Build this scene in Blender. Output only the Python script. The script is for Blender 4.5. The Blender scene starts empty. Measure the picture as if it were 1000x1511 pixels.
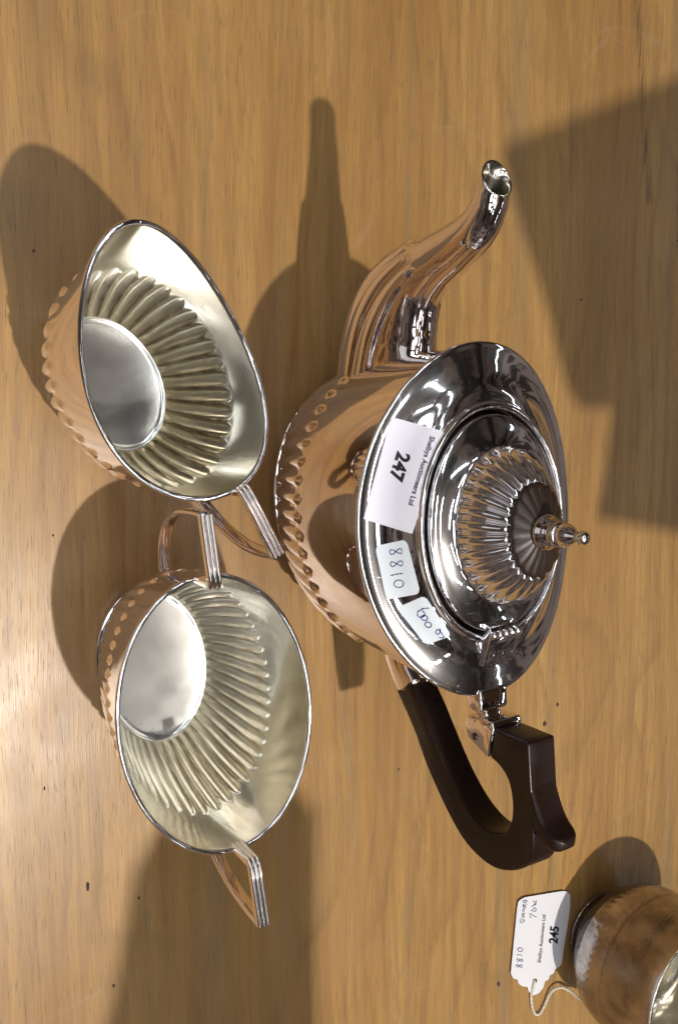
import bpy, bmesh, math, random
import numpy as np
random.seed(7); rng = np.random.default_rng(7)
sc = bpy.context.scene
PI = math.pi

# ------------------------------------------------------------------ camera
FPX, NX, NY, CX, CY, HC = 1325.0, -246.3, 613.8, 500.0, 755.5, 0.36
dn = np.array([NX - CX, NY - CY, FPX]); dn /= np.linalg.norm(dn); up = -dn
wy = np.array([1., 0, 0]) - up * up[0]; wy /= np.linalg.norm(wy)
wx = np.cross(wy, up)
RM = np.stack([wx, wy, up], 1)            # camera(x right, y down, z forward) = RM @ world
CAM = np.array([0, 0, HC])
cd = bpy.data.cameras.new("camera"); cam = bpy.data.objects.new("camera", cd)
sc.collection.objects.link(cam); sc.camera = cam
cd.sensor_fit = 'VERTICAL'; cd.sensor_height = 36.0; cd.lens = FPX / 1511.0 * 36.0
cd.clip_start = 0.01; cd.clip_end = 50
from mathutils import Matrix, Vector
r0, r1, r2 = RM[0], -RM[1], -RM[2]
cam.matrix_world = Matrix(((r0[0], r1[0], r2[0], 0), (r0[1], r1[1], r2[1], 0), (r0[2], r1[2], r2[2], HC), (0, 0, 0, 1)))

def ray(px):
    return RM.T @ np.array([(px[0] - CX) / FPX, (px[1] - CY) / FPX, 1.0])
def on_z(px, z):
    r = ray(px); return CAM + r * ((z - HC) / r[2])

# ------------------------------------------------------------------ world and lamps
w = bpy.data.worlds.new("World"); sc.world = w; w.use_nodes = True
bg = w.node_tree.nodes['Background']
bg.inputs[0].default_value = (0.80, 0.86, 1.0, 1); bg.inputs[1].default_value = 0.03
LAMP = (0.60, 0.145, 1.62)
def area(name, loc, target, sx, sy, power, col):
    d = bpy.data.lights.new(name, 'AREA'); o = bpy.data.objects.new(name, d); sc.collection.objects.link(o)
    d.shape = 'RECTANGLE'; d.size = sx; d.size_y = sy; d.energy = power; d.color = col
    o.location = loc
    o.rotation_euler = (Vector(target) - Vector(loc)).to_track_quat('-Z', 'Y').to_euler()
    return o
m = area("main_lamp", LAMP, (0.1, 0.18, 0), .034, .034, 21.5, (1, .93, .84)); m.data.shape = 'DISK'
# rows of ceiling tubes
for y in (.25, -.45, 2.9):
    for x in (-1.7, -.75, .2, 1.15, 2.1):
        area("ceiling_tube", (x + .3*y, y, 2.3), (x + .3*y, y, 0), .62, .05, 1.7, (.92, .96, 1))
for x in (-1.5, -.45, .6, 1.6):
    area("ceiling_panel", (x, -1.25, 2.3), (x, -1.25, 0), .8, .62, 5.6, (.93, .97, 1))
area("window_light", (-.5, -2.4, 1.3), (0, 0, .4), 1.6, 1.1, 3.0, (.92, .95, 1))
sc.view_settings.view_transform = 'Standard'; sc.view_settings.look = 'None'
sc.view_settings.exposure = 0.0; sc.view_settings.gamma = 1.0
sc.render.engine = 'CYCLES'
sc.cycles.max_bounces = 10; sc.cycles.glossy_bounces = 8

# ------------------------------------------------------------------ helpers
def new_mesh(name, V, Fc, mats, parent=None, smooth=True, matidx=None):
    me = bpy.data.meshes.new(name)
    me.from_pydata([tuple(map(float, v)) for v in V], [], [tuple(map(int, f)) for f in Fc])
    for mt in (mats if isinstance(mats, (list, tuple)) else [mats]): me.materials.append(mt)
    if matidx is not None: me.polygons.foreach_set('material_index', list(matidx))
    me.polygons.foreach_set('use_smooth', [smooth] * len(me.polygons))
    bm = bmesh.new(); bm.from_mesh(me); bmesh.ops.recalc_face_normals(bm, faces=bm.faces); bm.to_mesh(me); bm.free()
    me.update()
    o = bpy.data.objects.new(name, me); sc.collection.objects.link(o)
    if parent is not None: o.parent = parent
    return o
def thing(name, label, cat, loc=(0, 0, 0), rz=0, group=None):
    o = bpy.data.objects.new(name, None); sc.collection.objects.link(o)
    o.empty_display_size = .02
    o.location = loc; o.rotation_euler = (0, 0, rz); o['label'] = label; o['category'] = cat
    if group: o['group'] = group
    return o
def loft(rings, closed=True, caps=(False, False)):
    """rings: list of (n,3) arrays"""
    n = len(rings[0]); V = np.concatenate(rings); Fc = []
    for i in range(len(rings) - 1):
        for j in range(n if closed else n - 1):
            k = (j + 1) % n
            Fc.append((i * n + j, i * n + k, (i + 1) * n + k, (i + 1) * n + j))
    if caps[0]: Fc.append(tuple(range(n))[::-1])
    if caps[1]: Fc.append(tuple((len(rings) - 1) * n + j for j in range(n)))
    return V, Fc
def interp(t, ts, vs):
    """smooth monotone-ish interpolation (Catmull/pchip-like)"""
    ts = np.asarray(ts, float); vs = np.asarray(vs, float); n = len(ts)
    h = np.diff(ts); d = np.diff(vs, axis=0) / (h[:, None] if vs.ndim > 1 else h)
    m_ = np.zeros_like(vs); m_[0] = d[0]; m_[-1] = d[-1]
    for i in range(1, n - 1):
        a, b = d[i - 1], d[i]
        m_[i] = np.where(a * b > 0, 2 * a * b / (a + b + 1e-12 * np.sign(a + b + 1e-30)), 0)
    t = np.asarray(t, float); i = np.clip(np.searchsorted(ts, t, 'right') - 1, 0, n - 2)
    s = (t - ts[i]) / h[i]; hh = h[i]
    if vs.ndim > 1: s = s[:, None]; hh = hh[:, None]
    return ((2*s**3-3*s**2+1)*vs[i] + (s**3-2*s**2+s)*hh*m_[i] + (-2*s**3+3*s**2)*vs[i+1] + (s**3-s**2)*hh*m_[i+1])
def arc_u(a, b, th):
    """arc length fraction round an ellipse at angles th"""
    f = np.linspace(0, 2*PI, 4001); s = np.concatenate([[0], np.cumsum(np.hypot(np.diff(a*np.cos(f)), np.diff(b*np.sin(f))))])
    return np.interp(th, f, s / s[-1])
def theta_by_arc(a, b, n):
    f = np.linspace(0, 2*PI, 4001); s = np.concatenate([[0], np.cumsum(np.hypot(np.diff(a*np.cos(f)), np.diff(b*np.sin(f))))])
    return np.interp(np.arange(n) / n, s / s[-1], f)
def sweep(path, section, wdir=(0, 1, 0)):
    """sweep a closed 2D section (w, n) along a path in 3D; w along wdir, n along the in-plane normal.
    section may be a callable of s in 0..1"""
    path = np.asarray(path, float); wdir = np.asarray(wdir, float); rings = []
    T = np.gradient(path, axis=0); T /= np.linalg.norm(T, axis=1)[:, None]
    for i, p in enumerate(path):
        s = section(i / (len(path) - 1)) if callable(section) else section
        nrm = np.cross(T[i], wdir); nrm /= np.linalg.norm(nrm)
        rings.append(p + s[:, :1] * wdir + s[:, 1:] * nrm)
    return rings
def smooth_path(pts, n):
    pts = np.asarray(pts, float)
    P = np.concatenate([[2*pts[0]-pts[1]], pts, [2*pts[-1]-pts[-2]]]); out = []
    seg = len(pts) - 1
    for q in np.linspace(0, seg, n):
        i = min(int(q), seg - 1); t = q - i; a, b, c, d = P[i:i+4]
        out.append(.5*((2*b)+(-a+c)*t+(2*a-5*b+4*c-d)*t*t+(-a+3*b-3*c+d)*t**3))
    return np.array(out)
def lathe(name, prof, mat, parent, seg=64, center=(0, 0), sy=1.0):
    th = np.linspace(0, 2*PI, seg, endpoint=False)
    rings = [np.stack([center[0] + r*np.cos(th), center[1] + sy*r*np.sin(th), np.full(seg, z)], 1) for r, z in prof]
    V, Fc = loft(rings); return new_mesh(name, V, Fc, mat, parent)
def dense(prof, k=4):
    prof = np.asarray(prof, float); d = np.concatenate([[0], np.cumsum(np.linalg.norm(np.diff(prof, axis=0), axis=1))])
    t = np.unique(np.concatenate([np.linspace(d[i], d[i+1], k, endpoint=False) for i in range(len(d)-1)] + [[d[-1]]]))
    return interp(t, d, prof)
def extrude_profile(name, pts, half, mat, parent, bevel=.0012, y0=0):
    bm = bmesh.new()
    vs = [bm.verts.new((p[0], y0 - half, p[1])) for p in pts]
    f = bm.faces.new(vs)
    r = bmesh.ops.extrude_face_region(bm, geom=[f])
    bmesh.ops.translate(bm, vec=(0, 2*half, 0), verts=[g for g in r['geom'] if isinstance(g, bmesh.types.BMVert)])
    bmesh.ops.recalc_face_normals(bm, faces=bm.faces)
    caps = [e for e in bm.edges if abs(e.verts[0].co.y - e.verts[1].co.y) < 1e-9]
    sharp = [e for e in bm.edges if abs(e.verts[0].co.y - e.verts[1].co.y) > 1e-9 and e.calc_face_angle() > .6]
    if bevel: bmesh.ops.bevel(bm, geom=caps + sharp, offset=bevel, segments=3, affect='EDGES', profile=.5, clamp_overlap=True)
    me = bpy.data.meshes.new(name); bm.to_mesh(me); bm.free(); me.materials.append(mat)
    me.polygons.foreach_set('use_smooth', [True]*len(me.polygons))
    o = bpy.data.objects.new(name, me); sc.collection.objects.link(o); o.parent = parent
    me.set_sharp_from_angle(angle=math.radians(38))
    return o

# ------------------------------------------------------------------ materials
class NT:
    def __init__(s, name):
        s.m = bpy.data.materials.new(name); s.m.use_nodes = True; s.t = s.m.node_tree; s.b = s.t.nodes['Principled BSDF']
    def n(s, typ, **kw):
        x = s.t.nodes.new(typ)
        for k, v in kw.items():
            if k.startswith('i_'): x.inputs[k[2:].replace('_', ' ')].default_value = v
            else: setattr(x, k, v)
        return x
    def l(s, a, b): s.t.links.new(a, b)
    def ramp(s, fac, stops, interp='LINEAR'):
        r = s.n('ShaderNodeValToRGB'); r.color_ramp.interpolation = interp
        while len(r.color_ramp.elements) < len(stops): r.color_ramp.elements.new(.5)
        for e, (p, c) in zip(r.color_ramp.elements, stops):
            e.position = p; e.color = (c, c, c, 1) if not isinstance(c, tuple) else (*c, 1)
        s.l(fac, r.inputs[0]); return r.outputs[0]
    def coords(s, scale=(1, 1, 1), rot=(0, 0, 0), kind='Object'):
        tc = s.n('ShaderNodeTexCoord'); mp = s.n('ShaderNodeMapping'); mp.inputs['Scale'].default_value = scale
        mp.inputs['Rotation'].default_value = rot
        s.l(tc.outputs[kind], mp.inputs[0]); return mp.outputs[0]
    def noise(s, vec, scale, detail=3, rough=.5, dist=0):
        x = s.n('ShaderNodeTexNoise'); x.inputs['Scale'].default_value = scale; x.inputs['Detail'].default_value = detail
        x.inputs['Roughness'].default_value = rough; x.inputs['Distortion'].default_value = dist; s.l(vec, x.inputs['Vector']); return x.outputs[0]
    def mix(s, f, a, b, mode='MIX'):
        x = s.n('ShaderNodeMix', data_type='RGBA', blend_type=mode)
        for inp, v in ((x.inputs[0], f), (x.inputs[6], a), (x.inputs[7], b)):
            if hasattr(v, 'links') or isinstance(v, bpy.types.NodeSocket): s.l(v, inp)
            elif isinstance(v, (int, float)): inp.default_value = v if inp == x.inputs[0] else (v, v, v, 1)
            else: inp.default_value = (*v, 1)
        return x.outputs[2]
    def math(s, op, a, b=0, clamp=False):
        x = s.n('ShaderNodeMath', operation=op, use_clamp=clamp)
        for inp, v in ((x.inputs[0], a), (x.inputs[1], b)):
            if isinstance(v, bpy.types.NodeSocket): s.l(v, inp)
            else: inp.default_value = v
        return x.outputs[0]
    def bump(s, h, strength, dist=.001):
        x = s.n('ShaderNodeBump'); x.inputs['Strength'].default_value = strength; x.inputs['Distance'].default_value = dist
        s.l(h, x.inputs['Height']); s.l(x.outputs[0], s.b.inputs['Normal']); return x

def silver(name, col, r_lo, r_hi, tarnish=None, wob=.12, scr=.25, haze=.12, haze_r=.33, groove=None):
    k = NT(name); k.b.inputs['Metallic'].default_value = 1
    v = k.coords()
    n1 = k.noise(v, 60, 4, .6)
    base = k.mix(k.ramp(n1, [(.35, 0.), (.75, 1.)]), col, tarnish or col)
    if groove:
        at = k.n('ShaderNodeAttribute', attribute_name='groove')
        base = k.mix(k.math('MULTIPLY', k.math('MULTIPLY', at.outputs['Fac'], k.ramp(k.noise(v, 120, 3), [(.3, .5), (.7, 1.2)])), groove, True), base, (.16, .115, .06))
    k.l(base, k.b.inputs['Base Color'])
    # fine handling scratches: thin stretched noise in two directions
    s1 = k.noise(k.coords((900, 60, 900), (0, 0, .5)), 1, 2, .5)
    s2 = k.noise(k.coords((70, 1100, 500), (.3, 0, -.4)), 1, 2, .5)
    sc_ = k.math('MAXIMUM', k.ramp(s1, [(.66, 0.), (.78, 1.)]), k.ramp(s2, [(.66, 0.), (.78, 1.)]))
    rr = k.math('ADD', k.ramp(k.noise(v, 25, 3), [(.3, r_lo), (.75, r_hi)]), k.math('MULTIPLY', sc_, scr))
    k.l(rr, k.b.inputs['Roughness'])
    bp = k.bump(k.math('ADD', k.noise(v, 70, 1), k.math('MULTIPLY', sc_, .05)), wob, .0006)
    # worn plate: a share of the surface scatters more broadly
    g = k.n('ShaderNodeBsdfAnisotropic'); g.inputs['Roughness'].default_value = haze_r; k.l(base, g.inputs['Color']); k.l(bp.outputs[0], g.inputs['Normal'])
    mx = k.n('ShaderNodeMixShader'); k.l(k.math('MULTIPLY', k.ramp(k.noise(v, 14, 4, .65), [(.3, .4), (.7, 1.6)]), haze), mx.inputs[0])
    k.l(k.b.outputs[0], mx.inputs[1]); k.l(g.outputs[0], mx.inputs[2]); k.l(mx.outputs[0], k.t.nodes['Material Output'].inputs[0])
    return k.m
M_sil = silver('silver plate polished', (.93, .865, .84), .02, .05, (.86, .78, .75), .03, .08, .05, .22)
M_plate = silver('silver plate wiped', (.95, .93, .94), .015, .085, (.91, .90, .92), .03, .16, .10, .22)
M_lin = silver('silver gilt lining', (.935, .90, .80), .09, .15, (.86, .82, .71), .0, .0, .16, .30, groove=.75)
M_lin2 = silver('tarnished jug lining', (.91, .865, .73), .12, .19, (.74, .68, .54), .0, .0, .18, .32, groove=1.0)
M_floor = silver('silver lining worn floor', (.93, .92, .90), .09, .19, (.78, .79, .79), .0, .03, .16, .32)
M_old = silver('old silver brownish', (.50, .46, .44), .03, .08, (.16, .14, .13), .05, .2, .10, .4)
# engine-turned texture: fine crossed waves round the vessel
nt = M_old.node_tree; bnode = next(n for n in nt.nodes if n.type == 'BUMP')
tcn = nt.nodes.new('ShaderNodeTexCoord'); acc = None
for rot in ((.0, .6, .5), (.0, -.6, -.9)):
    mp = nt.nodes.new('ShaderNodeMapping'); mp.inputs['Rotation'].default_value = rot; nt.links.new(tcn.outputs['Object'], mp.inputs[0])
    wv = nt.nodes.new('ShaderNodeTexWave'); wv.wave_type = 'BANDS'; wv.bands_direction = 'Z'; wv.inputs['Scale'].default_value = 260; wv.inputs['Distortion'].default_value = .6; nt.links.new(mp.outputs[0], wv.inputs[0])
    if acc is None: acc = wv.outputs['Fac']
    else:
        mu = nt.nodes.new('ShaderNodeMath'); mu.operation = 'MULTIPLY'; nt.links.new(acc, mu.inputs[0]); nt.links.new(wv.outputs['Fac'], mu.inputs[1]); acc = mu.outputs[0]
b2 = nt.nodes.new('ShaderNodeBump'); b2.inputs['Strength'].default_value = .3; b2.inputs['Distance'].default_value = .00015
nt.links.new(acc, b2.inputs['Height']); nt.links.new(bnode.outputs[0], b2.inputs['Normal'])
for n in nt.nodes:
    if n.type in ('BSDF_PRINCIPLED', 'BSDF_GLOSSY', 'BSDF_ANISOTROPIC'): nt.links.new(b2.outputs[0], n.inputs['Normal'])

def plain(name, col, rough=.5, spec=.5, coat=0):
    k = NT(name); k.b.inputs['Base Color'].default_value = (*col, 1); k.b.inputs['Roughness'].default_value = rough
    k.b.inputs['Specular IOR Level'].default_value = spec; k.b.inputs['Coat Weight'].default_value = coat
    return k
k = plain('ebonised wood handle', (.013, .008, .007), .3, .3)
v = k.coords((30, 300, 300)); n = k.noise(v, 6, 4, .6)
k.l(k.mix(n, (.010, .0048, .0035), (.026, .012, .0085)), k.b.inputs['Base Color'])
k.l(k.ramp(k.noise(k.coords(), 120, 3), [(.3, .24), (.8, .42)]), k.b.inputs['Roughness']); k.bump(n, .15, .0003)
M_hand = k.m
k = plain('dark rosette', (.030, .017, .012), .38); M_rose = k.m
k = plain('sticker paper', (.80, .79, .90), .55)
k.bump(k.noise(k.coords(), 1500, 3), .15, .0001); M_paper = k.m
M_white = plain('handwritten label paper', (.74, .80, .86), .45).m
M_card = plain('card tag', (.80, .80, .84), .6).m
M_ink = plain('printed black ink', (.012, .012, .014), .5).m
M_pen = plain('blue biro ink', (.012, .014, .16), .4).m
M_string = plain('white cotton string', (.72, .66, .54), .9).m
M_pin = plain('dark pin', (.03, .02, .018), .35).m

# ------------------------------------------------------------------ table
k = NT('maple veneer table'); 
warp = k.noise(k.coords((2.2, 9, 1)), 1, 3, .5)
tc = k.coords(); sep = k.n('ShaderNodeSeparateXYZ'); k.l(tc, sep.inputs[0])
yy = k.math('ADD', sep.outputs[1], k.math('MULTIPLY', warp, .045))
cmb = k.n('ShaderNodeCombineXYZ'); k.l(sep.outputs[0], cmb.inputs[0]); k.l(yy, cmb.inputs[1])
def st(sx, sy):
    mp = k.n('ShaderNodeMapping'); mp.inputs['Scale'].default_value = (sx, sy, 1); k.l(cmb.outputs[0], mp.inputs[0]); return mp.outputs[0]
big = k.noise(st(1.6, 22), 1, 4, .55)
mid = k.noise(st(6, 160), 1, 4, .6)
fine = k.noise(st(45, 1500), 1, 3, .6)
pore = k.noise(st(120, 2200), 1, 1, .5)
lines = k.noise(st(.9, 70), 1, 2, .4, .3)
c1 = k.mix(k.ramp(big, [(.32, 0.), (.68, 1.)]), (.385, .198, .056), (.56, .328, .105))
c2 = k.mix(k.math('MULTIPLY', k.ramp(mid, [(.36, 1.), (.60, 0.)]), .50), c1, (.285, .150, .055))
c3 = k.mix(k.math('MULTIPLY', k.ramp(fine, [(.38, 1.), (.60, 0.)]), .42), c2, (.26, .14, .052))
# growth rings: thin wavering dark lines
c4 = c3
for fq, wq, sx_, sy_, amt, lo_, hi_ in ((62, 7, 3.5, 9, .46, .40, .60), (135, 9, 2.2, 13, .36, .35, .62), (21, 5, 5.5, 8, .40, .45, .60)):
    wn = k.noise(k.coords((sx_, sy_, 1)), 1, 2, .5)
    fr = k.math('FRACT', k.math('ADD', k.math('MULTIPLY', sep.outputs[1], float(fq)), k.math('MULTIPLY', wn, float(wq))))
    ring = k.ramp(fr, [(.0, 0.), (.62, .06), (.88, 1.), (.93, .75), (1., 0.)])
    zone = k.ramp(k.noise(k.coords((sx_*1.7, sy_*1.1, 1)), 1, 3, .6), [(lo_, .15), (hi_, 1.)])
    brk = k.ramp(k.noise(st(25, 500), 1, 2, .6), [(.3, .35), (.6, 1.)])
    c4 = k.mix(k.math('MULTIPLY', k.math('MULTIPLY', k.math('MULTIPLY', ring, zone), brk), amt), c4, (.17, .092, .038))
# grey mineral streaks
grey = k.noise(st(1.1, 48), 1, 3, .6)
c4b = k.mix(k.math('MULTIPLY', k.ramp(grey, [(.56, 0.), (.68, 1.)]), .30), c4, (.25, .205, .135))
pore = k.noise(st(90, 1500), 1, 1, .5)
c5 = k.mix(k.math('MULTIPLY', k.ramp(pore, [(.64, 0.), (.70, 1.)]), .55), c4b, (.15, .088, .042))
cl = k.noise(k.coords(), 9, 3, .5)
c6 = k.mix(k.math('MULTIPLY', k.ramp(cl, [(.35, 0.), (.75, 1.)]), .25), c5, (.45, .265, .105))
# scuffs: pale hairlines in the lacquer, broken up
def scuff(scale, wid, seed, lo, hi, c, st_):
    mp = k.n('ShaderNodeMapping'); mp.inputs['Location'].default_value = (seed, seed*.7, 0); mp.inputs['Rotation'].default_value = (0, 0, seed)
    tcn = k.n('ShaderNodeTexCoord'); k.l(tcn.outputs['Object'], mp.inputs[0])
    dist = k.n('ShaderNodeVectorMath', operation='ADD'); nz = k.n('ShaderNodeTexNoise'); nz.inputs['Scale'].default_value = 7; k.l(mp.outputs[0], nz.inputs['Vector'])
    sv = k.n('ShaderNodeVectorMath', operation='SCALE'); sv.inputs['Scale'].default_value = .10; k.l(nz.outputs['Color'], sv.inputs[0])
    k.l(mp.outputs[0], dist.inputs[0]); k.l(sv.outputs[0], dist.inputs[1])
    vo = k.n('ShaderNodeTexVoronoi', feature='DISTANCE_TO_EDGE'); vo.inputs['Scale'].default_value = scale; k.l(dist.outputs[0], vo.inputs['Vector'])
    ln = k.ramp(vo.outputs['Distance'], [(0, 1.), (wid, .0)]); mk = k.ramp(k.noise(mp.outputs[0], 16, 3), [(lo, 0.), (hi, 1.)])
    return k.math('MULTIPLY', k.math('MULTIPLY', ln, mk), st_)
c7 = k.mix(scuff(9, .010, 1.3, .50, .62, None, .08), c6, (.62, .50, .40))
c8 = k.mix(scuff(14, .012, 4.1, .55, .66, None, .10), c7, (.60, .47, .37))
# rubbed black pencil line running with the grain
pA, pB = on_z((938, 0), 0), on_z((957, 300), 0)
sl = (pB[1]-pA[1])/(pB[0]-pA[0])
dy_ = k.math('SUBTRACT', sep.outputs[1], k.math('ADD', k.math('MULTIPLY', sep.outputs[0], sl), float(pA[1]-sl*pA[0])))
dy_ = k.math('ADD', dy_, k.math('MULTIPLY', k.math('SUBTRACT', k.noise(k.coords((20, 20, 1)), 1, 2), .5), .004))
near = k.ramp(k.math('ABSOLUTE', dy_), [(.0004, 1.), (.0022, 0.)])
seg = k.math('LESS_THAN', sep.outputs[0], float(pB[0]))
gr_ = k.ramp(k.noise(st(40, 900), 1, 3, .7), [(.42, 0.), (.58, 1.)])
c9 = k.mix(k.math('MULTIPLY', k.math('MULTIPLY', k.math('MULTIPLY', near, seg), gr_), .75), c8, (.035, .028, .025))
k.l(c9, k.b.inputs['Base Color'])
k.l(k.ramp(k.noise(k.coords(), 40, 4), [(.3, .30), (.8, .46)]), k.b.inputs['Roughness'])
k.b.inputs['Coat Weight'].default_value = .30; k.b.inputs['Coat Roughness'].default_value = .30
k.bump(k.math('SUBTRACT', fine, k.ramp(pore, [(.64, 0.), (.70, 1.)])), .2, .0003)
M_wood = k.m
def slab(name, x0, x1, y0, y1, z0, z1, mat):
    V = [(x, y, z) for z in (z0, z1) for x, y in ((x0, y0), (x1, y0), (x1, y1), (x0, y1))]
    return new_mesh(name, V, [(3, 2, 1, 0), (4, 5, 6, 7), (0, 1, 5, 4), (1, 2, 6, 5), (2, 3, 7, 6), (3, 0, 4, 7)], mat, smooth=False)
tb = slab('tabletop', -.9, 1.1, -.5, 1.3, -.03, 0, M_wood); tb['kind'] = 'structure'
Vd = []; Fd = []
for px, rx, ry in [((50, 370), 2, 2), ((130, 1309), 2.5, 7), ((822, 1040), 2, 3), ((803, 1068), 3, 4.5), ((857, 442), 1.6, 1.6), ((168, 1455), 2, 3), ((205, 1325), 2, 2.5), ((79, 790), 1.5, 2), ((588, 1135), 1.5, 1.5), ((1000, 355), 2, 2), ((702, 1222), 1.5, 2), ((735, 1452), 2, 4), ((66, 1163), 1.5, 3)]:
    b0 = len(Vd)
    for i in range(10):
        a = i*2*PI/10; q_ = .75+.5*rng.random(); Vd.append(on_z((px[0]+rx*math.cos(a)*q_, px[1]+ry*math.sin(a)*q_), .0001))
    Vd.append(on_z(px, .0005)); Fd += [(b0+i, b0+(i+1) % 10, b0+10) for i in range(10)]
sp_ = new_mesh('dirt_specks', Vd, Fd, plain('dirt', (.06, .04, .028), .9).m, tb); sp_['kind'] = 'stuff'

# the room round the table, out of the frame; the silver mirrors it
kk = plain('ceiling paint', (.10, .105, .12), .8); vv = kk.coords()
kk.l(kk.mix(kk.ramp(kk.noise(vv, .9, 3, .6, 1), [(.42, 0.), (.56, 1.)]), (.07, .075, .09), (.62, .60, .60)), kk.b.inputs['Base Color']); M_ceil = kk.m
M_beam = plain('ceiling beam', (.02, .02, .024), .6).m
kk = plain('wall paint', (.16, .13, .12), .8); vv = kk.coords((1, 1, 1.7))
kk.l(kk.mix(kk.ramp(kk.noise(vv, 1.3, 3, .6, 1), [(.45, 0.), (.52, 1.)]), (.07, .05, .045), (.55, .45, .40)), kk.b.inputs['Base Color']); M_wall = kk.m
slab('ceiling', -3.2, 3.2, -3.2, 3.4, 2.50, 2.56, M_ceil)['kind'] = 'structure'
for nm, a in (('wall', (-3.2, -3.1, -3.2, 3.4)), ('wall', (3.1, 3.2, -3.2, 3.4)), ('wall', (-3.1, 3.1, -3.2, -3.1)), ('wall', (-3.1, 3.1, 3.3, 3.4))):
    slab(nm, *a, -.7, 2.5, M_wall)['kind'] = 'structure'
for i in range(7):
    slab('ceiling_beam', -3.1, 3.1, -2.6+i*.9, -2.48+i*.9, 2.36, 2.498, M_beam)['kind'] = 'structure'
slab('floor', -3.2, 3.2, -3.2, 3.4, -.76, -.70, M_wall)['kind'] = 'structure'

# added unseen boards, outlined from the shadows they throw on the table
M_shadow_board = plain('dark shelf board', (.05, .04, .035), .5).m
def shadow_caster(name, px, z0=.40, extra=()):
    L = np.array(LAMP); P = []
    for p in list(px):
        g = on_z(p, 0) if len(p) == 2 else np.array([p[0], p[1], 0.])
        P.append(g + (L - g) * (z0 / L[2]))
    n = len(P); V = [(p[0], p[1], z0) for p in P] + [(p[0], p[1], z0 + .012) for p in P]
    Fc = [tuple(range(n)), tuple(range(n, 2*n))] + [(i, (i+1) % n, n + (i+1) % n, n + i) for i in range(n)]
    o = new_mesh(name, V, Fc, M_shadow_board, smooth=False); o['kind'] = 'structure'; return o
shadow_caster('shadow_board', [(743, 233), (770, 336), (808, 461), (836, 575), (857, 602), (901, 602), (890, 705), (879, 765), (1000, 787), (1250, 830), (1250, 60), (1000, 130)])
shadow_caster('shadow_board', [(465, 1215), (466, 1350), (468, 1511), (470, 1650), (120, 1650), (165, 1500), (200, 1300), (235, 1235), (300, 1190), (390, 1165), (440, 1180)])

# ------------------------------------------------------------------ ovals with fluting
def bump_flute(u, N, p=.62):
    x = (u * N) % 1.0; return 1 - (2*x - 1)**2
def sm(x): x = np.clip(x, 0, 1); return x*x*(3-2*x)

def handle_silver(parent, s, P, w=.0023, flip=1):
    """angular silver handle: riser, reeded strap, curved band. P: riser foot, corner, end, band pts"""
    up_ = [np.array([flip*p[0], 0, p[1]]) for p in P[:3]]
    # reeded strap (riser + top)
    wv = np.linspace(-1, 1, 25); top = .0008 + .0008*np.abs(np.cos(wv*PI*1.5))**.7
    sec = np.concatenate([np.stack([wv*w, top], 1), np.stack([wv[::-1]*w, np.full(25, -.0008)], 1)])
    path = []
    for a, b in ((up_[0], up_[1]), (up_[1], up_[2])):
        for t in np.linspace(.04, .96, 5): path.append(a + (b-a)*t)
    path.append(up_[2])
    sgn = 1 if flip > 0 else -1
    sec2 = sec.copy(); sec2[:, 1] *= sgn
    V, Fc = loft(sweep(path, sec2), caps=(True, True))
    o = new_mesh('handle', V, Fc, M_sil, parent)
    o.data.set_sharp_from_angle(angle=math.radians(35))
    pts = [np.array([flip*p[0], 0, p[1]]) for p in [P[2]] + list(P[3:])]
    path = smooth_path(pts, 40)
    q = np.linspace(0, 2*PI, 16, endpoint=False)
    def sect(t):
        ww = w*(1 - .05*t); return np.stack([ww*np.sign(np.cos(q))*np.abs(np.cos(q))**.5, .0010*np.sign(np.sin(q))*np.abs(np.sin(q))**.7], 1)
    V, Fc = loft(sweep(path, sect), caps=(True, True))
    b = new_mesh('handle_band', V, Fc, M_sil, o)
    return o

def vessel(root, outer_ring, levels, N, amp, z_lo, z_top, floor_lv, rim_r=.0009, nth=None):
    """outer_ring(th, s): (n,3) points at level s 0..1 ; returns body"""
    pass

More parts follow.
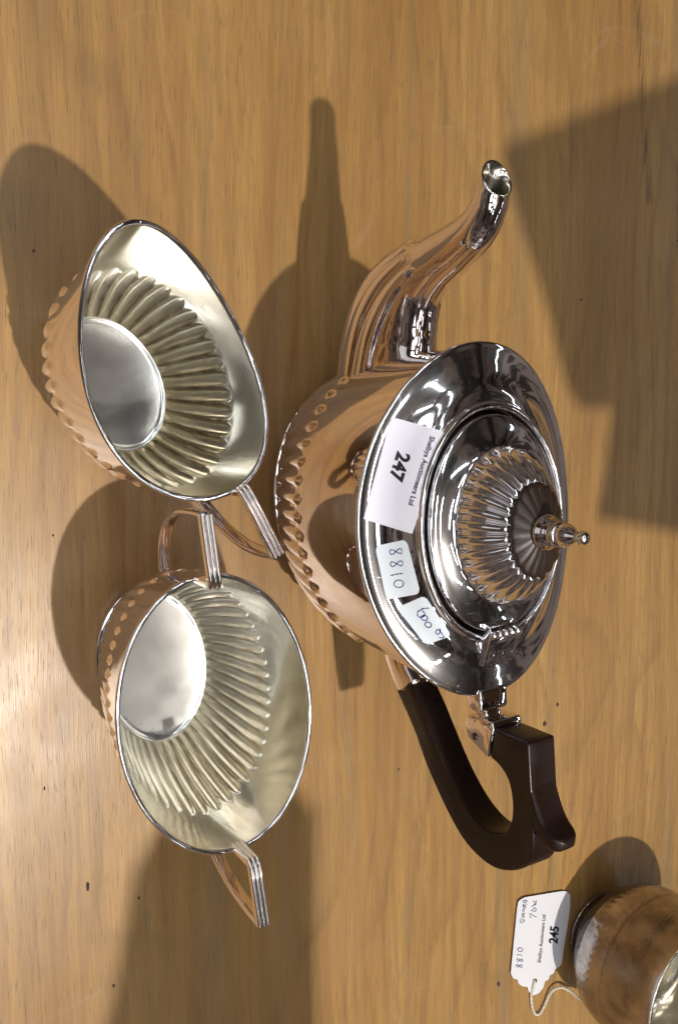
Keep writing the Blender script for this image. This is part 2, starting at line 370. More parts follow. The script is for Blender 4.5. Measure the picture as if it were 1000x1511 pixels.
# ---------------- sugar bowl
sug = thing('sugar_bowl', 'oval silver sugar bowl with two handles, wider open mouth and worn shiny floor', 'sugar bowl', (.1028, .1110, 0), .1296)
def build_bowl(root, sect, z_foot_edge, N, amp, fl0, fl1, a0, b0, s_list, floor_s, rim_w, lin_mat, dish=.0016, nsub=16):
    nth = N * nsub
    th = theta_by_arc(a0, b0, nth); u = np.arange(nth) / nth
    fl = bump_flute(u, N)
    def plain_ring(s, off):
        P = sect(th, s); T = np.roll(P, -1, 0) - np.roll(P, 1, 0); nn = np.stack([T[:, 1], -T[:, 0], 0*T[:, 0]], 1); nn /= np.linalg.norm(nn, axis=1)[:, None]
        return P, nn, P + nn*off
    def ring(s, off=0.0, k_amp=1.0, wout=None):
        P, nn, Q = plain_ring(s, off)
        top = fl1 - .075 * (1 - fl)            # rounded top of each flute
        wgt = sm((s - fl0) / .03) * (1 - sm((s - top) / .03 + .5))
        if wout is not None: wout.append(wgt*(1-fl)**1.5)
        return Q + nn * (k_amp * amp * (fl - .35) * wgt)[:, None]
    R = [ring(s, 0, .8) for s in s_list]
    V, Fc = loft(R); body = new_mesh('bowl', V, Fc, M_sil, root)
    sl = [s for s in s_list if s >= floor_s]; wts = []
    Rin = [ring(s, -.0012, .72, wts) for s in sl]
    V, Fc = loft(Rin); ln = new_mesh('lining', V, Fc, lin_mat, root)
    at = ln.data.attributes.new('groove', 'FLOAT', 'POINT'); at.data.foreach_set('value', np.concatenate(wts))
    # floor: a shallow dish inside a raised ring
    f0 = plain_ring(floor_s, -.0012)[2]; c = f0.mean(0); rings = []
    for q in [1.03, 1.0, .99, .98, .97, .96, .95, .9, .85, .8, .7, .6, .5, .4, .3, .2, .1, .02]:
        r_ = c + (f0 - c) * q; r_[:, 2] = f0[:, 2].mean() + (.00025 if q > .98 else .00025*max(0, (q-.95)/.03)) - dish*(1-q*q); rings.append(r_)
    V, Fc = loft(rings, caps=(False, True)); new_mesh('bowl_floor', V, Fc, M_floor, root)
    # ridge round the floor
    # rim wire
    Rt = ring(1.0, -.00045)
    T = np.roll(Rt, -1, 0) - np.roll(Rt, 1, 0); T /= np.linalg.norm(T, axis=1)[:, None]
    side = np.cross(T, (0, 0, 1)); side /= np.linalg.norm(side, axis=1)[:, None]; upv = np.cross(side, T)
    q = np.linspace(0, 2*PI, 10, endpoint=False)
    Vr = np.concatenate([Rt + side*math.cos(a)*rim_w + upv*math.sin(a)*rim_w for a in q])
    n = len(Rt); Fr = [(i*n+j, i*n+(j+1) % n, ((i+1) % 10)*n+(j+1) % n, ((i+1) % 10)*n+j) for i in range(10) for j in range(n)]
    new_mesh('rim', Vr, Fr, M_plate, root)
    return body
SL = np.unique(np.concatenate([np.linspace(0, .7, 80), [.045], np.linspace(.71, 1, 24)]))
def oval(th, a, b, z, yaw=0, c=(0, 0)):
    x, y = a*np.cos(th), b*np.sin(th)
    return np.stack([c[0]+x*math.cos(yaw)-y*math.sin(yaw), c[1]+x*math.sin(yaw)+y*math.cos(yaw), np.full(len(th), z) if np.isscalar(z) else z], 1)
sp = np.array([[.0325, .0222, .0040], [.0335, .0228, .0085], [.0365, .0245, .0150], [.0410, .0270, .0260], [.0445, .0290, .0380], [.0470, .0310, .0500], [.0485, .0330, .0630], [.0500, .0354, .0770]])
ss = (sp[:, 2] - sp[0, 2]) / (sp[-1, 2] - sp[0, 2])
def sug_sect(th, s):
    a, b, z = interp([s], ss, sp)[0]
    return oval(th, a, b, z + .0011*np.cos(th)**2*s)
build_bowl(sug, sug_sect, 0, 46, .0019, .045, .66, .0465, .030, SL, .045, .0009, M_lin, .0010)
def foot(root, a, b, yaw=0, c=(0, 0), h=.0052):
    th = theta_by_arc(a, b, 160)
    R = [oval(th, a+e, b+e, z, yaw, c) for e, z in [(-.0050, .0002), (.0002, .0002), (.0008, .0006), (.0008, .0014), (.0003, .0018), (-.0006, .0020), (-.0010, .0024), (-.0016, .0034), (-.0017, .0042), (-.0005, h), (-.0060, h+.0004)]]
    V, Fc = loft(R); return new_mesh('foot', V, Fc, M_sil, root)
foot(sug, .0322, .0220)
HS = [(.0492, .0765), (.0492, .0912), (.0722, .0915), (.0720, .0800), (.0705, .0665), (.0655, .0530), (.0575, .0440), (.0455, .0390)]
handle_silver(sug, 1, HS, flip=1); handle_silver(sug, 1, HS, flip=-1)

# ---------------- cream jug
crm = thing('cream_jug', 'oval silver cream jug with one handle and tall pouring lip, uppermost on the left', 'cream jug', (-.0121, .0953, 0), .4956)
cp = np.array([[.0275, .0205, .0040], [.0285, .0212, .0085], [.0315, .0232, .0150], [.0355, .0262, .0260], [.0385, .0285, .0380], [.0402, .0297, .0510], [.0405, .0297, .0560]])
cz = cp[:, 2]
def crm_rim(th):
    # th=0 faces the handle (+x); the lip is at -x
    x = .0437*np.cos(th) - .0011*np.cos(2*th); y = .0279*np.sin(th) + .0015*np.sin(2*th)
    c = -np.cos(th)
    z = .070 + .0382*((1+c)/2)**2 + .0184*((1-c)/2)**2
    return x - .0020, y - .001, z
def crm_sect(th, s):
    s0 = .62
    if s <= s0:
        z = cp[0, 2] + (cp[-1, 2] - cp[0, 2]) * s / s0
        a, b, z = interp([z], cz, cp)[0]; return oval(th, a, b, z)
    t = (s - s0) / (1 - s0); x, y, z = crm_rim(th)
    a, b, z0 = cp[-1]; g = t**1.15
    P = np.stack([a*np.cos(th)*(1-g) + x*g, b*np.sin(th)*(1-g) + y*g, z0 + (z - z0)*t], 1); return P
build_bowl(crm, crm_sect, 0, 34, .0022, .045, .60, .040, .0295, SL, .045, .00095, M_lin2, .0011)
foot(crm, .0272, .0202)
HCc = [(.0412, .0860), (.0412, .0930), (.0660, .0920), (.0668, .0780), (.0655, .0650), (.0605, .0530), (.0520, .0450), (.0400, .0400)]
handle_silver(crm, 1, HCc, flip=1)

# ---------------- teapot
tea = thing('teapot', 'large oval silver teapot with black handle, fluted lid and curved spout', 'teapot', (.0369, .1966, 0), .0621)
tp = np.array([[.0465, .0285, .0040], [.0475, .0295, .0080], [.0500, .0320, .0140], [.0535, .0355, .0250], [.0560, .0385, .0360], [.0575, .0405, .0470], [.0585, .0415, .0560], [.0600, .0435, .0750], [.0610, .0452, .0950], [.0612, .0456, .1030]])
ts_ = (tp[:, 2] - tp[0, 2]) / (tp[-1, 2] - tp[0, 2])
TS = np.concatenate([np.linspace(0, .55, 56), np.linspace(.56, 1, 16)])
def tea_body():
    N, nsub, amp, fl0, fl1 = 42, 14, .0026, .03, .47
    nth = N*nsub; th = theta_by_arc(.057, .040, nth); u = np.arange(nth)/nth; fl = bump_flute(u, N); R = []
    for s in TS:
        a, b, z = interp([s], ts_, tp)[0]; P = oval(th, a, b, z + .0089*np.cos(th)**2*s**1.5)
        T = np.roll(P, -1, 0) - np.roll(P, 1, 0); nn = np.stack([T[:, 1], -T[:, 0], 0*T[:, 0]], 1); nn /= np.linalg.norm(nn, axis=1)[:, None]
        top = fl1 - .07*(1-fl); wgt = sm((s-fl0)/.05)*(1-sm((s-top)/.03+.5))
        R.append(P + nn*(amp*(fl-.35)*wgt)[:, None])
    V, Fc = loft(R); return new_mesh('body', V, Fc, M_sil, tea)
tea_body()
foot(tea, .0457, .0277)
SH = np.array([[.0612, .0456, .1030, .0089], [.0622, .0467, .1036, .0089], [.0624, .0469, .1043, .0089], [.0618, .0463, .1050, .0089], [.0600, .0446, .1052, .0089],
               [.0560, .0412, .1062, .0085], [.0510, .0374, .1090, .0066], [.0460, .0338, .1140, .0030], [.0432, .0322, .1162, .0010], [.0419, .0315, .1172, .0002],
               [.0418, .0314, .1182, 0], [.0412, .0309, .1191, 0], [.0403, .0302, .1193, 0], [.0395, .0295, .1187, 0], [.0391, .0291, .1170, 0], [.0389, .0289, .1110, 0]])
SHD = dense(SH, 5)
th = theta_by_arc(.062, .0465, 240)
V, Fc = loft([oval(th, a, b, z + r*np.cos(th)**2) for a, b, z, r in SHD])
new_mesh('shoulder', V, Fc, M_plate, tea)
TC, TS_ = math.cos(.0621), math.sin(.0621)
def shoulder_z(x, y):
    dx, dy = x-.0369, y-.1966; lx, ly = dx*TC + dy*TS_, -dx*TS_ + dy*TC
    best = None
    for i in range(4, 10):
        f0 = (lx/SH[i, 0])**2 + (ly/SH[i, 1])**2; f1 = (lx/SH[i+1, 0])**2 + (ly/SH[i+1, 1])**2
        if f0 <= 1: best = SH[i]; continue
        break
    # level by bisection on the dense table
    lo, hi = 15, 48
    for j in range(lo, hi):
        a, b, z, r = SHD[j]; f = math.sqrt((lx/a)**2 + (ly/b)**2)
        if f >= 1:
            a2, b2, z2, r2 = SHD[j-1]; f2 = math.sqrt((lx/a2)**2 + (ly/b2)**2)
            t = (1-f2)/(f-f2+1e-12); zz = z2+(z-z2)*t; rr = r2+(r-r2)*t
            c = lx/max(1e-6, a2+(a-a2)*t); return zz + rr*min(1, c*c)
    return SHD[hi-1][2]
def on_shoulder(px, eps=.0003):
    r = ray(px); z = .11
    for _ in range(25):
        p = CAM + r*((z-HC)/r[2]); z = .5*z + .5*(shoulder_z(p[0], p[1])+eps)
    p = CAM + r*((z-HC)/r[2]); return p

# lid
LD = np.array([[.0375, .0279, .1145], [.0377, .0281, .1184], [.0374, .0278, .1194], [.0358, .0267, .1200], [.0325, .0240, .1208], [.0285, .0212, .1220], [.0265, .0197, .1230],
               [.0259, .0191, .1240], [.0248, .0181, .1272], [.0226, .0163, .1312], [.0198, .0141, .1346], [.0170, .0120, .1373], [.0152, .0106, .1386], [.0145, .0099, .1388],
               [.0125, .0086, .1389], [.0095, .0070, .1392], [.0065, .0052, .1396], [.0045, .0045, .1400]])
def build_lid():
    N, nsub = 28, 16; nth = N*nsub; th = theta_by_arc(.029, .023, nth); u = np.arange(nth)/nth; fl = 1-(2*((u*N) % 1)-1)**2
    D = dense(LD, 5); R = []
    for i, (a, b, z) in enumerate(D):
        q = i/5
        wgt = sm((q-5.9-.5*(1-fl))/.8)*(1-sm((q-11.4)/1.0)); P = oval(th, a, b, z)
        sc_ = a/.0260
        T = np.roll(P, -1, 0)-np.roll(P, 1, 0); nn = np.stack([T[:, 1], -T[:, 0], 0*T[:, 0]], 1); nn /= np.linalg.norm(nn, axis=1)[:, None]
        nn[:, 2] = .9; nn /= np.linalg.norm(nn, axis=1)[:, None]
        R.append(P + nn*(.0020*sc_**.7*(fl-.3)*wgt)[:, None])
    V, Fc = loft(R); return new_mesh('lid', V, Fc, M_plate, tea)
lid = build_lid()
FN = [(.0048, .1430), (.0058, .1438), (.0059, .1447), (.0050, .1460), (.0042, .1474), (.0036, .1482), (.0037, .1488), (.0041, .1492), (.0042, .1500), (.0038, .1508), (.0033, .1512), (.0037, .1517), (.0039, .1526), (.0035, .1540), (.0026, .1558), (.0015, .1572), (.0012, .1578), (.0013, .1583), (.0019, .1588), (.0022, .1598), (.0021, .1610), (.0014, .1620), (.0001, .1625)]
lathe('finial', dense(FN, 3), M_sil, lid, 48)
# dark petalled rosette under the finial
nr = 18*14; thr = np.linspace(0, 2*PI, nr, endpoint=False); pt_ = 1-(2*((thr/(2*PI)*18) % 1)-1)**2; R = []
for a, b, z, am in [(.0140, .0094, .1384, .0006), (.0151, .0104, .1390, .0007), (.0152, .0105, .1398, .0007), (.0138, .0096, .1406, .0006), (.0110, .0078, .1417, .0004), (.0080, .0062, .1428, .0002), (.0050, .0050, .1436, 0)]:
    P = oval(thr, a, b, z + 0*thr); rr_ = np.hypot(P[:, 0], P[:, 1]); P[:, 0] *= 1+am*pt_/rr_; P[:, 1] *= 1+am*pt_/rr_; P[:, 2] += am*.35*pt_; R.append(P)
V, Fc = loft(R); new_mesh('rosette', V, Fc, M_rose, lid)
# hinge block at the handle end of the lid
hp = [(.0335, .1160), (.0350, .1218), (.0375, .1228), (.0400, .1222), (.0430, .1208), (.0470, .1190), (.0500, .1176), (.0500, .1130), (.0400, .1120)]
hn = extrude_profile('hinge', hp, .0065, M_plate, tea, .0005)
q = np.linspace(0, 2*PI, 14, endpoint=False)
for j in range(5):
    y0 = -.0065 + j*.0026; V, Fc = loft([np.stack([.0378+.0014*np.cos(q), np.full(14, y0+e), .1226+.0014*np.sin(q)], 1) for e in (.0001, .0025)], caps=(True, True))
    new_mesh('knuckle', V, Fc, M_plate, hn)
for j in range(3):
    y0 = -.0042 + j*.0040; cx_, cz_ = .0450, .1200
    # small stamped mark: raised square frame with a centre boss
    t = np.array([.91, 0, -.41]); nn = np.array([.41, 0, .91]); b_ = np.array([0, 1, 0]); c0 = np.array([cx_, y0, cz_]); V = []; Fc = []
    for s_, h in ((.0013, .00005), (.0013, .0004), (.0010, .0004), (.0010, .0001), (.0005, .0001), (.0003, .00045)):
        for a_, b2 in ((-1, -1), (1, -1), (1, 1), (-1, 1)): V.append(c0 + t*s_*a_ + b_*s_*b2 + nn*h)
    for r_ in range(5):
        for c_ in range(4): Fc.append((r_*4+c_, r_*4+(c_+1) % 4, r_*4+4+(c_+1) % 4, r_*4+4+c_))
    Fc.append((20, 21, 22, 23)); new_mesh('hallmark', V, Fc, M_plate, hn, smooth=False)

# spout
S = np.array([[-.044, .054, .0265, .0160], [-.058, .0560, .0275, .0140], [-.070, .0608, .0248, .0128], [-.0800, .0690, .0198, .0114], [-.0875, .0795, .0132, .0099], [-.0918, .0910, .0103, .0086],
              [-.0950, .1025, .0088, .0077], [-.0990, .1135, .0073, .0069], [-.1045, .1200, .0061, .0062], [-.1095, .1228, .0055, .0058]])
d = np.concatenate([[0], np.cumsum(np.linalg.norm(np.diff(S[:, :2], axis=0), axis=1))])
tt = np.linspace(0, d[-1], 90)
P2 = smooth_path(np.stack([S[:, 0], 0*S[:, 0], S[:, 1]], 1), 90); rr = np.stack([np.interp(np.linspace(0, 9, 90), range(10), S[:, 2]), np.interp(np.linspace(0, 9, 90), range(10), S[:, 3])], 1)
ph = np.linspace(0, 2*PI, 144, endpoint=False)
T = np.gradient(P2, axis=0); T /= np.linalg.norm(T, axis=1)[:, None]
R = []; Rin = []
for i in range(90):
    nrm = np.array([-T[i, 2], 0, T[i, 0]]);  # in-plane normal
    nrm = nrm * (1 if nrm[2] < 0 or nrm[0] < 0 else 1)
    nrm = np.array([T[i, 2], 0, -T[i, 0]]) # points to the inner (upper / pot) side
    if i == 0: print('nrm', nrm)
    # phi = 0 on inner side
    outer = .5 - .5*np.cos(ph)             # 1 on the outer/lower side
    s_ = i/89*9
    endl = 4.6 - 1.0*(np.abs(ph-PI)/1.9)**2 * 0 - .25*(1-np.abs(np.sin(ph*6.5+PI/2)))
    wgt = sm((1.95 - np.abs(ph-PI))/.18) * (1 - sm((s_-endl)/.25 + .5))
    ribs = .0024*(np.abs(np.sin(ph*6.5+PI/2))**.6 - .2)*wgt*(rr[i, 0]/.02)**.4
    ex = 1 + ribs/((rr[i, 0]+rr[i, 1])/2)
    R.append(P2[i] + np.outer(np.cos(ph)*rr[i, 0]*ex, nrm) + np.outer(np.sin(ph)*rr[i, 1]*ex, [0, 1, 0]))
# slanted pouring mouth
def mouth(k_, sh):
    i = 89; nrm = np.array([T[i, 2], 0, -T[i, 0]]); r_ = rr[i]*k_
    base = P2[i] + np.outer(np.cos(ph)*r_[0], nrm) + np.outer(np.sin(ph)*r_[1], [0, 1, 0])
    adv = sh*(.5-.5*np.cos(ph))**1.2
    base = base + np.outer(adv*.0078, T[i]) + np.outer(adv, [0, 0, .0012])
    return base
R.append(mouth(1.0, .5)); R.append(mouth(1.0, 1.0)); R.append(mouth(.98, 1.03)); R.append(mouth(.88, 1.02)); 
nout = len(R)
R.append(mouth(.86, .5))
for i in (88, 84, 80, 74):
    nrm = np.array([T[i, 2], 0, -T[i, 0]]); R.append(P2[i] + np.outer(np.cos(ph)*rr[i, 0]*.86, nrm) + np.outer(np.sin(ph)*rr[i, 1]*.86, [0, 1, 0]))
V, Fc = loft(R); mi = [0 if f[0] < 144*(nout-1) else 1 for f in Fc]
new_mesh('spout', V, Fc, [M_sil, M_lin], tea, matidx=mi)

# handle
HP = [(.0713, .1225), (.0708, .1395), (.0832, .1399), (.0944, .1405), (.1028, .1408), (.1100, .1398), (.1159, .1365), (.1210, .1290), (.1242, .1200), (.1242, .1110), (.1213, .1015), (.1140, .0918),
      (.1007, .0795), (.0873, .0705), (.0744, .0590), (.0685, .0690), (.0775, .0768), (.0885, .0850), (.0985, .0930), (.1065, .1020), (.1108, .1110), (.1112, .1185), (.1085, .1252), (.1035, .1290),
      (.0975, .1304), (.0915, .1300), (.0869, .1280), (.0840, .1240), (.0826, .1190)]
def densify(P, k=4, corners=()):
    P = np.asarray(P); n = len(P); out = []
    for i in range(n):
        a, b, c, d_ = P[i-1], P[i], P[(i+1) % n], P[(i+2) % n]
        if i in corners: a = 2*b-c
        if (i+1) % n in corners: d_ = 2*c-b
        for t in np.arange(k)/k:
            out.append(.5*((2*b)+(-a+c)*t+(2*a-5*b+4*c-d_)*t*t+(-a+3*b-3*c+d_)*t**3))
    return out
HPd = densify(HP, 4, (0, 1, 14, 15, 28))
hd = extrude_profile('handle', HPd, .0060, M_hand, tea, .0009)
tpp = smooth_path([(.0790, 0, .1362), (.0880, 0, .1390), (.0940, 0, .1412), (.0985, 0, .1440), (.1012, 0, .1478), (.1022, 0, .1520)], 36)
q = np.linspace(0, 2*PI, 28, endpoint=False)
def tsec(t):
    ww = .0060*math.sqrt(max(.02, 1 - (max(0, t-.74)/.262)**2)); tk = .0024 + .0006*math.sin(PI*t)
    if t > .9: tk *= math.sqrt(max(.05, 1-((t-.9)/.1)**2))
    return np.stack([ww*np.sign(np.cos(q))*np.abs(np.cos(q))**.35, -.0012+tk*np.sign(np.sin(q))*np.abs(np.sin(q))**.5], 1)
V, Fc = loft(sweep(tpp, tsec), caps=(True, True)); new_mesh('thumb_piece', V, Fc, M_hand, hd)
# silver sockets
sk = extrude_profile('socket', densify([(.0690, .1215), (.0714, .1221), (.0830, .1186), (.0790, .1080), (.0745, .1055), (.0700, .1080)], 2, (0, 1, 2, 3, 4, 5)), .0066, M_sil, tea, .0008)
lathe_t = lambda: None
q = np.linspace(0, 2*PI, 16, endpoint=False)
V, Fc = loft([np.stack([.0772+r_*np.cos(q), np.full(16, y_), .1118+r_*np.sin(q)], 1) for r_, y_ in ((.0013, -.0064), (.0013, -.0069), (.0009, -.0072), (.0001, -.0073))]); new_mesh('pin', V, Fc, M_pin, sk)
# bracket and neck from the rim to the socket
extrude_profile('rim_bracket', [(.0580, .1095), (.0600, .1150), (.0668, .1152), (.0684, .1138), (.0676, .1085), (.0620, .1055)], .0062, M_sil, tea, .0008)
extrude_profile('socket_neck', densify([(.0660, .1140), (.0700, .1150), (.0742, .1186), (.0762, .1120), (.0705, .1092), (.0660, .1078)], 3, (0, 2, 3, 5)), .0037, M_sil, tea, .0018)
path = smooth_path([(.0500, 0, .0520), (.0600, 0, .0565), (.0670, 0, .0610), (.0730, 0, .0655)], 14)
def lsec(t):
    return np.stack([(.0060+.0007*math.sin(t*PI))*np.sign(np.cos(q))*np.abs(np.cos(q))**.5, (.0072)*np.sign(np.sin(q))*np.abs(np.sin(q))**.6], 1)
V, Fc = loft(sweep(path, lsec), caps=(True, True)); s2 = new_mesh('socket', V, Fc, M_sil, tea)

# ---------------- stickers on the teapot
def paper(name, quad, surf, mat, corner, label, cat, nu=16, nv=12, thick=.0001, lift=0, wav=0):
    """quad: TL,TR,BR,BL pixels; surf maps pixel -> world"""
    q = np.array(quad, float); rows = []
    def bil(u, v): return (q[0]*(1-u)+q[1]*u)*(1-v)+(q[3]*(1-u)+q[2]*u)*v
    V = []; Fc = []; NUV = []
    # rounded-corner outline by squircle-like clamp on the border grid
    for j in range(nv+1):
        for i in range(nu+1):
            u, v = i/nu, j/nv
            W = np.linalg.norm(q[1]-q[0]); H = np.linalg.norm(q[3]-q[0]); c = corner
            x, y = u*W, v*H
            cx_ = min(max(x, c), W-c); cy_ = min(max(y, c), H-c); ddx, ddy = x-cx_, y-cy_; L_ = math.hypot(ddx, ddy); mx = max(abs(ddx), abs(ddy))
            if L_ > 0 and ddx != 0 and ddy != 0: x, y = cx_+ddx*mx/L_, cy_+ddy*mx/L_
            p = surf(bil(x/W, y/H)); V.append(p)
    n0 = len(V); V += [p - np.array([0, 0, thick]) for p in V]
    for j in range(nv):
        for i in range(nu):
            a = j*(nu+1)+i; f = (a, a+1, a+nu+2, a+nu+1); Fc.append(f); Fc.append(tuple(x+n0 for x in f[::-1]))
    border = [(j*(nu+1)) for j in range(nv, 0, -1)] + list(range(0, nu)) + [j*(nu+1)+nu for j in range(nv)] + [nv*(nu+1)+i for i in range(nu, 0, -1)]
    for a, b in zip(border, border[1:]+border[:1]): Fc.append((a, b, b+n0, a+n0))
    o = new_mesh(name, V, Fc, mat); o.data.set_sharp_from_angle(angle=math.radians(30))
    if label: o['label'] = label; o['category'] = cat
    return o
def text_on(body, p0, bdir, udir, size, surf, mat, parent, name='printed_text', bold=.0, spacing=1.0, align='LEFT', extr=.00004):
    """p0 px baseline start; bdir unit px dir along the text, udir unit px dir of 'up'; size px per em"""
    cu = bpy.data.curves.new(name, 'FONT'); cu.body = body; cu.size = 1; cu.offset = bold; cu.space_character = spacing; cu.align_x = align
    cu.resolution_u = 3
    to = bpy.data.objects.new(name, cu); sc.collection.objects.link(to)
    dg = bpy.context.evaluated_depsgraph_get(); me = bpy.data.meshes.new_from_object(to.evaluated_get(dg))
    bpy.data.objects.remove(to)
    bd = np.array(bdir, float); bd /= np.linalg.norm(bd); ud = np.array(udir, float); ud /= np.linalg.norm(ud)
    for vtx in me.vertices:
        px = np.array(p0) + bd*vtx.co.x*size + ud*vtx.co.y*size
        vtx.co = Vector(tuple(surf(px)))
    me.materials.clear(); me.materials.append(mat); me.name = name
    o = bpy.data.objects.new(name, me); sc.collection.objects.link(o); o.parent = parent; return o
def strokes(lines, surf, mat, parent, wpx=1.5, name='handwriting'):
    V = []; Fc = []
    for L_ in lines:
        P = smooth_path(np.array([(a, b, 0) for a, b in L_]), max(6, 5*len(L_)))[:, :2]
        T_ = np.gradient(P, axis=0); T_ /= np.linalg.norm(T_, axis=1)[:, None]+1e-9; N_ = np.stack([-T_[:, 1], T_[:, 0]], 1)
        b0 = len(V)
        for i, p in enumerate(P):
            ww = wpx*.5*(.8+.35*math.sin(i*1.3)); V.append(surf(p+N_[i]*ww)); V.append(surf(p-N_[i]*ww))
            if i: a = b0+2*i; Fc.append((a-2, a-1, a+1, a))
    return new_mesh(name, V, Fc, mat, parent)
s0 = lambda p: on_shoulder(p, .00025); s1 = lambda p: on_shoulder(p, .00042)
lb = paper('printed_label', [(577, 615), (656, 637), (608, 788), (536, 766)], s0, M_paper, 1.5, 'white printed sticker reading 247 on the teapot shoulder', 'label')
bd = np.array([608-656, 788-637.]); bd /= np.linalg.norm(bd); ud = np.array([-bd[1], bd[0]])*-1
text_on('247', (587, 665.5), bd, ud, 28, s1, M_ink, lb, bold=.04)
text_on('Shelbys Auctioneers Ltd', (634.5, 643), bd, ud, 10.9, s1, M_ink, lb, bold=.02)
l2 = paper('handwritten_label', [(553, 806), (599, 796), (620, 876), (570, 885)], s0, M_white, 7, 'small white rounded sticker with blue handwriting 8810 on the teapot', 'label')
l3 = paper('handwritten_label', [(585, 897), (626, 879), (666, 938), (628, 952)], s0, M_white, 7, 'small white rounded sticker with blue handwriting 600 g on the teapot', 'label')
def hw(pts, ox=0, oy=0, s=1.0): return [(ox+a*s, oy+b*s) for a, b in pts]
def z7(pts): return [(500+a/2.778, 580+b/2.778) for a, b in pts]
eight = lambda cx_, cy_, rx, ry, tilt=0: [(cx_+rx*math.sin(2*t)+tilt*math.cos(t), cy_+ry*math.cos(t)) for t in np.linspace(0, 2*PI, 22)]
def rot8(c, along, across, L_, W_):
    c = np.array(c); al = np.array(along)/np.linalg.norm(along); ac = np.array(across)/np.linalg.norm(across)
    return [tuple(c+al*L_*math.cos(t)+ac*W_*math.sin(2*t)) for t in np.linspace(.3, 2*PI+.1, 24)]
def oval_px(c, along, across, L_, W_, a0=0): 
    c = np.array(c); al = np.array(along)/np.linalg.norm(along); ac = np.array(across)/np.linalg.norm(across)
    return [tuple(c+al*L_*math.cos(t)+ac*W_*math.sin(t)) for t in np.linspace(a0, a0+2*PI+.2, 20)]
# 8810 read downwards, tops to the right
AL, AC = (1, -.12), (.15, 1)
strokes([rot8(z7([(233, 650)])[0], AL, AC, 9, 3.6), rot8(z7([(236, 700)])[0], AL, AC, 9, 3.6), z7([(212, 748), (240, 742), (262, 740)]), oval_px(z7([(245, 782)])[0], AL, AC, 7, 5.5)], s1, M_pen, l2, 1.5)
strokes([z7([(368, 882), (345, 884), (325, 895), (322, 912), (335, 920), (350, 912), (348, 898), (336, 892)]), oval_px(z7([(350, 922)])[0], AL, (.35, 1), 4.6, 4.0), oval_px(z7([(365, 950)])[0], AL, (.35, 1), 4.6, 4.2),
         z7([(404, 968), (396, 980), (404, 990), (414, 980), (406, 968)]), z7([(412, 966), (420, 985), (430, 1000), (420, 1004), (408, 1000)])], s1, M_pen, l3, 1.6)

# ---------------- tag and string
def z6(pts): return [(720+a/3.571, 1160+b/3.571) for a, b in pts]
TZ = .0016
tagsurf = lambda e: (lambda p: on_z(p, TZ+e))
out = z6([(172, 596), (195, 585), (390, 553), (415, 556), (430, 575), (430, 640), (416, 740), (400, 840), (386, 935), (376, 950), (350, 966), (345, 985), (322, 1000), (318, 1018), (298, 1030), (290, 1060), (268, 1090), (240, 1102), (215, 1085), (204, 1058), (180, 1055), (160, 1042), (152, 1020), (130, 1012), (118, 985), (126, 900), (138, 780), (152, 640), (158, 610)])
c = np.mean(np.array(out), 0); hole = np.array(z6([(245, 1025)])[0])
tg = thing('price_tag', 'white card tag reading 245 with scalloped end, lying beside the round pot', 'tag', tuple(on_z(c, 0)), 0)
def loc_mesh(name, V, Fc, mat, parent, **kw):
    o = parent; V = [np.array(v) - np.array(parent.location) for v in V]; return new_mesh(name, V, Fc, mat, parent, **kw)
n = len(out); hr = [(hole[0]+3.3*math.cos(a), hole[1]+3.3*math.sin(a)) for a in [math.atan2(p[1]-hole[1], p[0]-hole[0]) for p in out]]
V = [on_z(p, TZ) for p in out] + [on_z(p, TZ) for p in hr] + [on_z(p, TZ-.0004) for p in out] + [on_z(p, TZ-.0004) for p in hr]
Fc = []
for i in range(n):
    j = (i+1) % n; Fc += [(i, j, n+j, n+i), (2*n+i, 3*n+i, 3*n+j, 2*n+j), (i, 2*n+i, 2*n+j, j), (n+i, n+j, 3*n+j, 3*n+i)]
loc_mesh('card', V, Fc, M_card, tg, smooth=False)
# hole reinforcement shows as dark centre (table below)
def shift(o, parent):
    for v_ in o.data.vertices: v_.co = v_.co - parent.location
    return o
e1 = lambda p: on_z(p, TZ+.0002)
a_ = np.array(z6([(355, 835)])[0]); b_ = np.array(z6([(365, 730)])[0]); bd = (b_-a_)/np.linalg.norm(b_-a_); ud = np.array([bd[1], -bd[0]])
shift(text_on('245', z6([(362, 832)])[0], bd, ud, 17.5, e1, M_ink, tg, bold=.03), tg)
a_ = np.array(z6([(276, 932)])[0]); b_ = np.array(z6([(304, 660)])[0]); bd2 = (b_-a_)/np.linalg.norm(b_-a_); ud2 = np.array([bd2[1], -bd2[0]])
shift(text_on('Shelbys Auctioneers Ltd', a_, bd2, ud2, 7.3, e1, M_ink, tg, bold=.005), tg)
AL2, AC2 = (-1, -.1), (-.1, 1)
pen = [rot8(z6([(163, 948)])[0], AL2, AC2, 4.2, 2.0), rot8(z6([(166, 918)])[0], AL2, AC2, 4.2, 2.0), z6([(150, 888), (180, 892)]), oval_px(z6([(168, 862)])[0], AL2, AC2, 3.8, 2.8),
       z6([(172, 700), (170, 718), (180, 720), (182, 705), (190, 706), (190, 718)]), z6([(176, 692), (190, 688), (176, 680), (190, 674), (178, 668)]), z6([(190, 664), (180, 655), (192, 650), (182, 640)]), z6([(200, 640), (184, 636), (186, 622), (190, 634), (202, 622)]), z6([(200, 616), (184, 612), (188, 602), (204, 604), (194, 612)]),
       z6([(222, 695), (220, 672), (238, 684), (256, 690)]), z6([(224, 655), (246, 660), (252, 648), (242, 642), (236, 652)]), z6([(228, 634), (250, 622), (252, 600)]), z6([(234, 606), (246, 612), (240, 630)])]
shift(strokes(pen, e1, M_pen, tg, 1.0), tg)
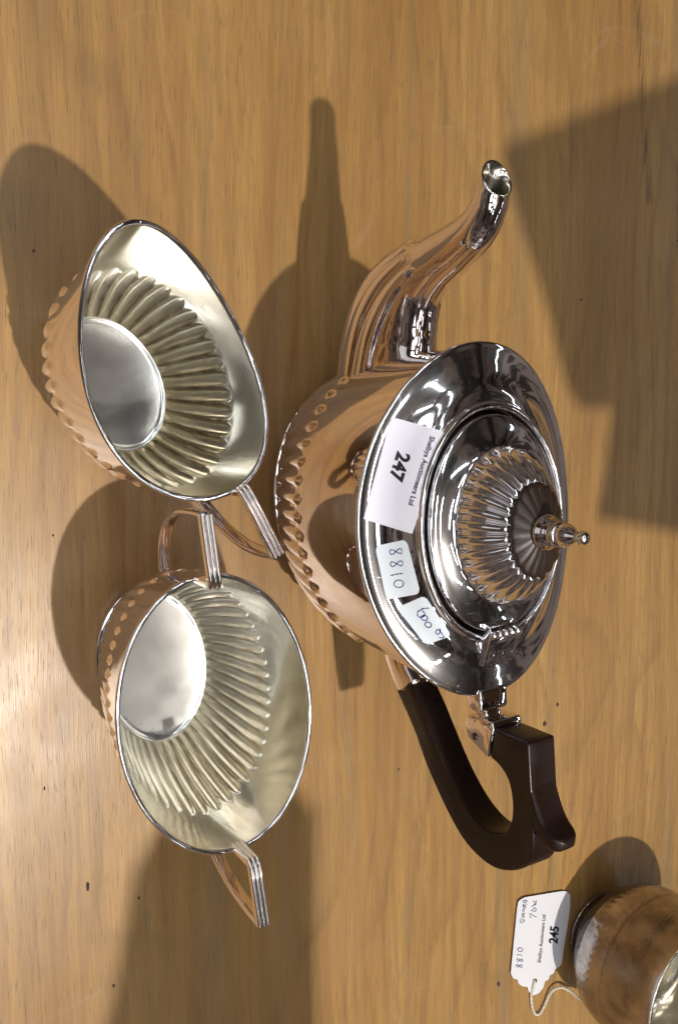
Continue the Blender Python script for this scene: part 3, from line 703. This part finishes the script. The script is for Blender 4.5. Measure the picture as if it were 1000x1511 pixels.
# string: two twisted strands from the hole to the pot
sp_px = z6([(244, 1025), (236, 1060), (226, 1110), (232, 1165), (248, 1200), (272, 1196), (298, 1150), (318, 1105), (345, 1072), (385, 1060), (425, 1078), (462, 1108), (500, 1135), (540, 1170)])
zs = [.0022, .0024, .0014, .0014, .0014, .0014, .0016, .002, .003, .004, .005, .008, .012, .017]
cen = smooth_path([on_z(p, z) for p, z in zip(sp_px, zs)], 260)
Vs = []; Fs = []
for strand in range(2):
    pth = []
    for i, p in enumerate(cen):
        t = cen[min(i+1, 259)] - cen[max(i-1, 0)]; t /= np.linalg.norm(t); s_ = np.cross(t, (0, 0, 1)); s_ /= np.linalg.norm(s_)+1e-9; u_ = np.cross(s_, t)
        an = i*.42+strand*PI; pth.append(p + (s_*math.cos(an)+u_*math.sin(an))*.00042)
    pth = np.array(pth); q = np.linspace(0, 2*PI, 6, endpoint=False); T_ = np.gradient(pth, axis=0); T_ /= np.linalg.norm(T_, axis=1)[:, None]
    S_ = np.cross(T_, (0, 0, 1)); S_ /= np.linalg.norm(S_, axis=1)[:, None]; U_ = np.cross(S_, T_)
    R = [pth[i] + np.outer(np.cos(q), S_[i])*.00046 + np.outer(np.sin(q), U_[i])*.00046 for i in range(260)]
    V_, F_ = loft(R); Fs += [tuple(x+len(Vs) for x in f) for f in F_]; Vs += list(V_)
loc_mesh('string', Vs, Fs, M_string, tg)

# ---------------- round pot at the corner
pot = thing('round_pot', 'round brownish silver pot with engraved band, cut by the bottom right corner', 'pot', tuple(on_z((950, 1419), .034)*np.array([1, 1, 0])), 0)
K = 1.27; PP = [(.0150, .0003), (.0185, .0003), (.0190, .0015), (.0165, .0035), (.0160, .0050), (.0200, .0075), (.0265, .0140), (.0308, .0230), (.0325, .0330), (.0316, .0430), (.0302, .0530), (.0292, .0590), (.0289, .0645), (.0294, .0690), (.0300, .0715)]; PP = [(a*K, b) for a, b in PP]
PD = dense(PP, 8); seg = 300; thp = np.linspace(0, 2*PI, seg, endpoint=False); Rr = []
for r_, z_ in PD:
    band = sm((z_-.022)/.002)*(1-sm((z_-.038)/.002)) if z_ > .008 else 0
    e_ = band*.00018*np.sin(thp*60 + 6*np.abs(((z_*1000) % 4)-2))
    l_ = .00035*math.exp(-((z_-.0215)/.0006)**2) + .00035*math.exp(-((z_-.0395)/.0006)**2)
    Rr.append(np.stack([(r_+e_+l_)*np.cos(thp), (r_+e_+l_)*np.sin(thp), np.full(seg, z_)], 1))
V, Fc = loft(Rr); new_mesh('body', V, Fc, M_old, pot)
lathe('rim', [(a*K, b) for a, b in [(a, b+.0015) for a, b in [(.0290, .0695), (.0302, .0695), (.0306, .0701), (.0304, .0707), (.0297, .0708), (.0291, .0704), (.0290, .0695)]]], M_plate, pot, 120)
lathe('lining', dense([(a*K, b) for a, b in [(.0293, .0719), (.0284, .0650), (.0287, .0590), (.0299, .0530), (.0310, .0430), (.0318, .0330), (.0300, .0230), (.0258, .0150), (.019, .0090), (.0100, .0068), (.0002, .0062)]], 4), M_lin, pot, 120)
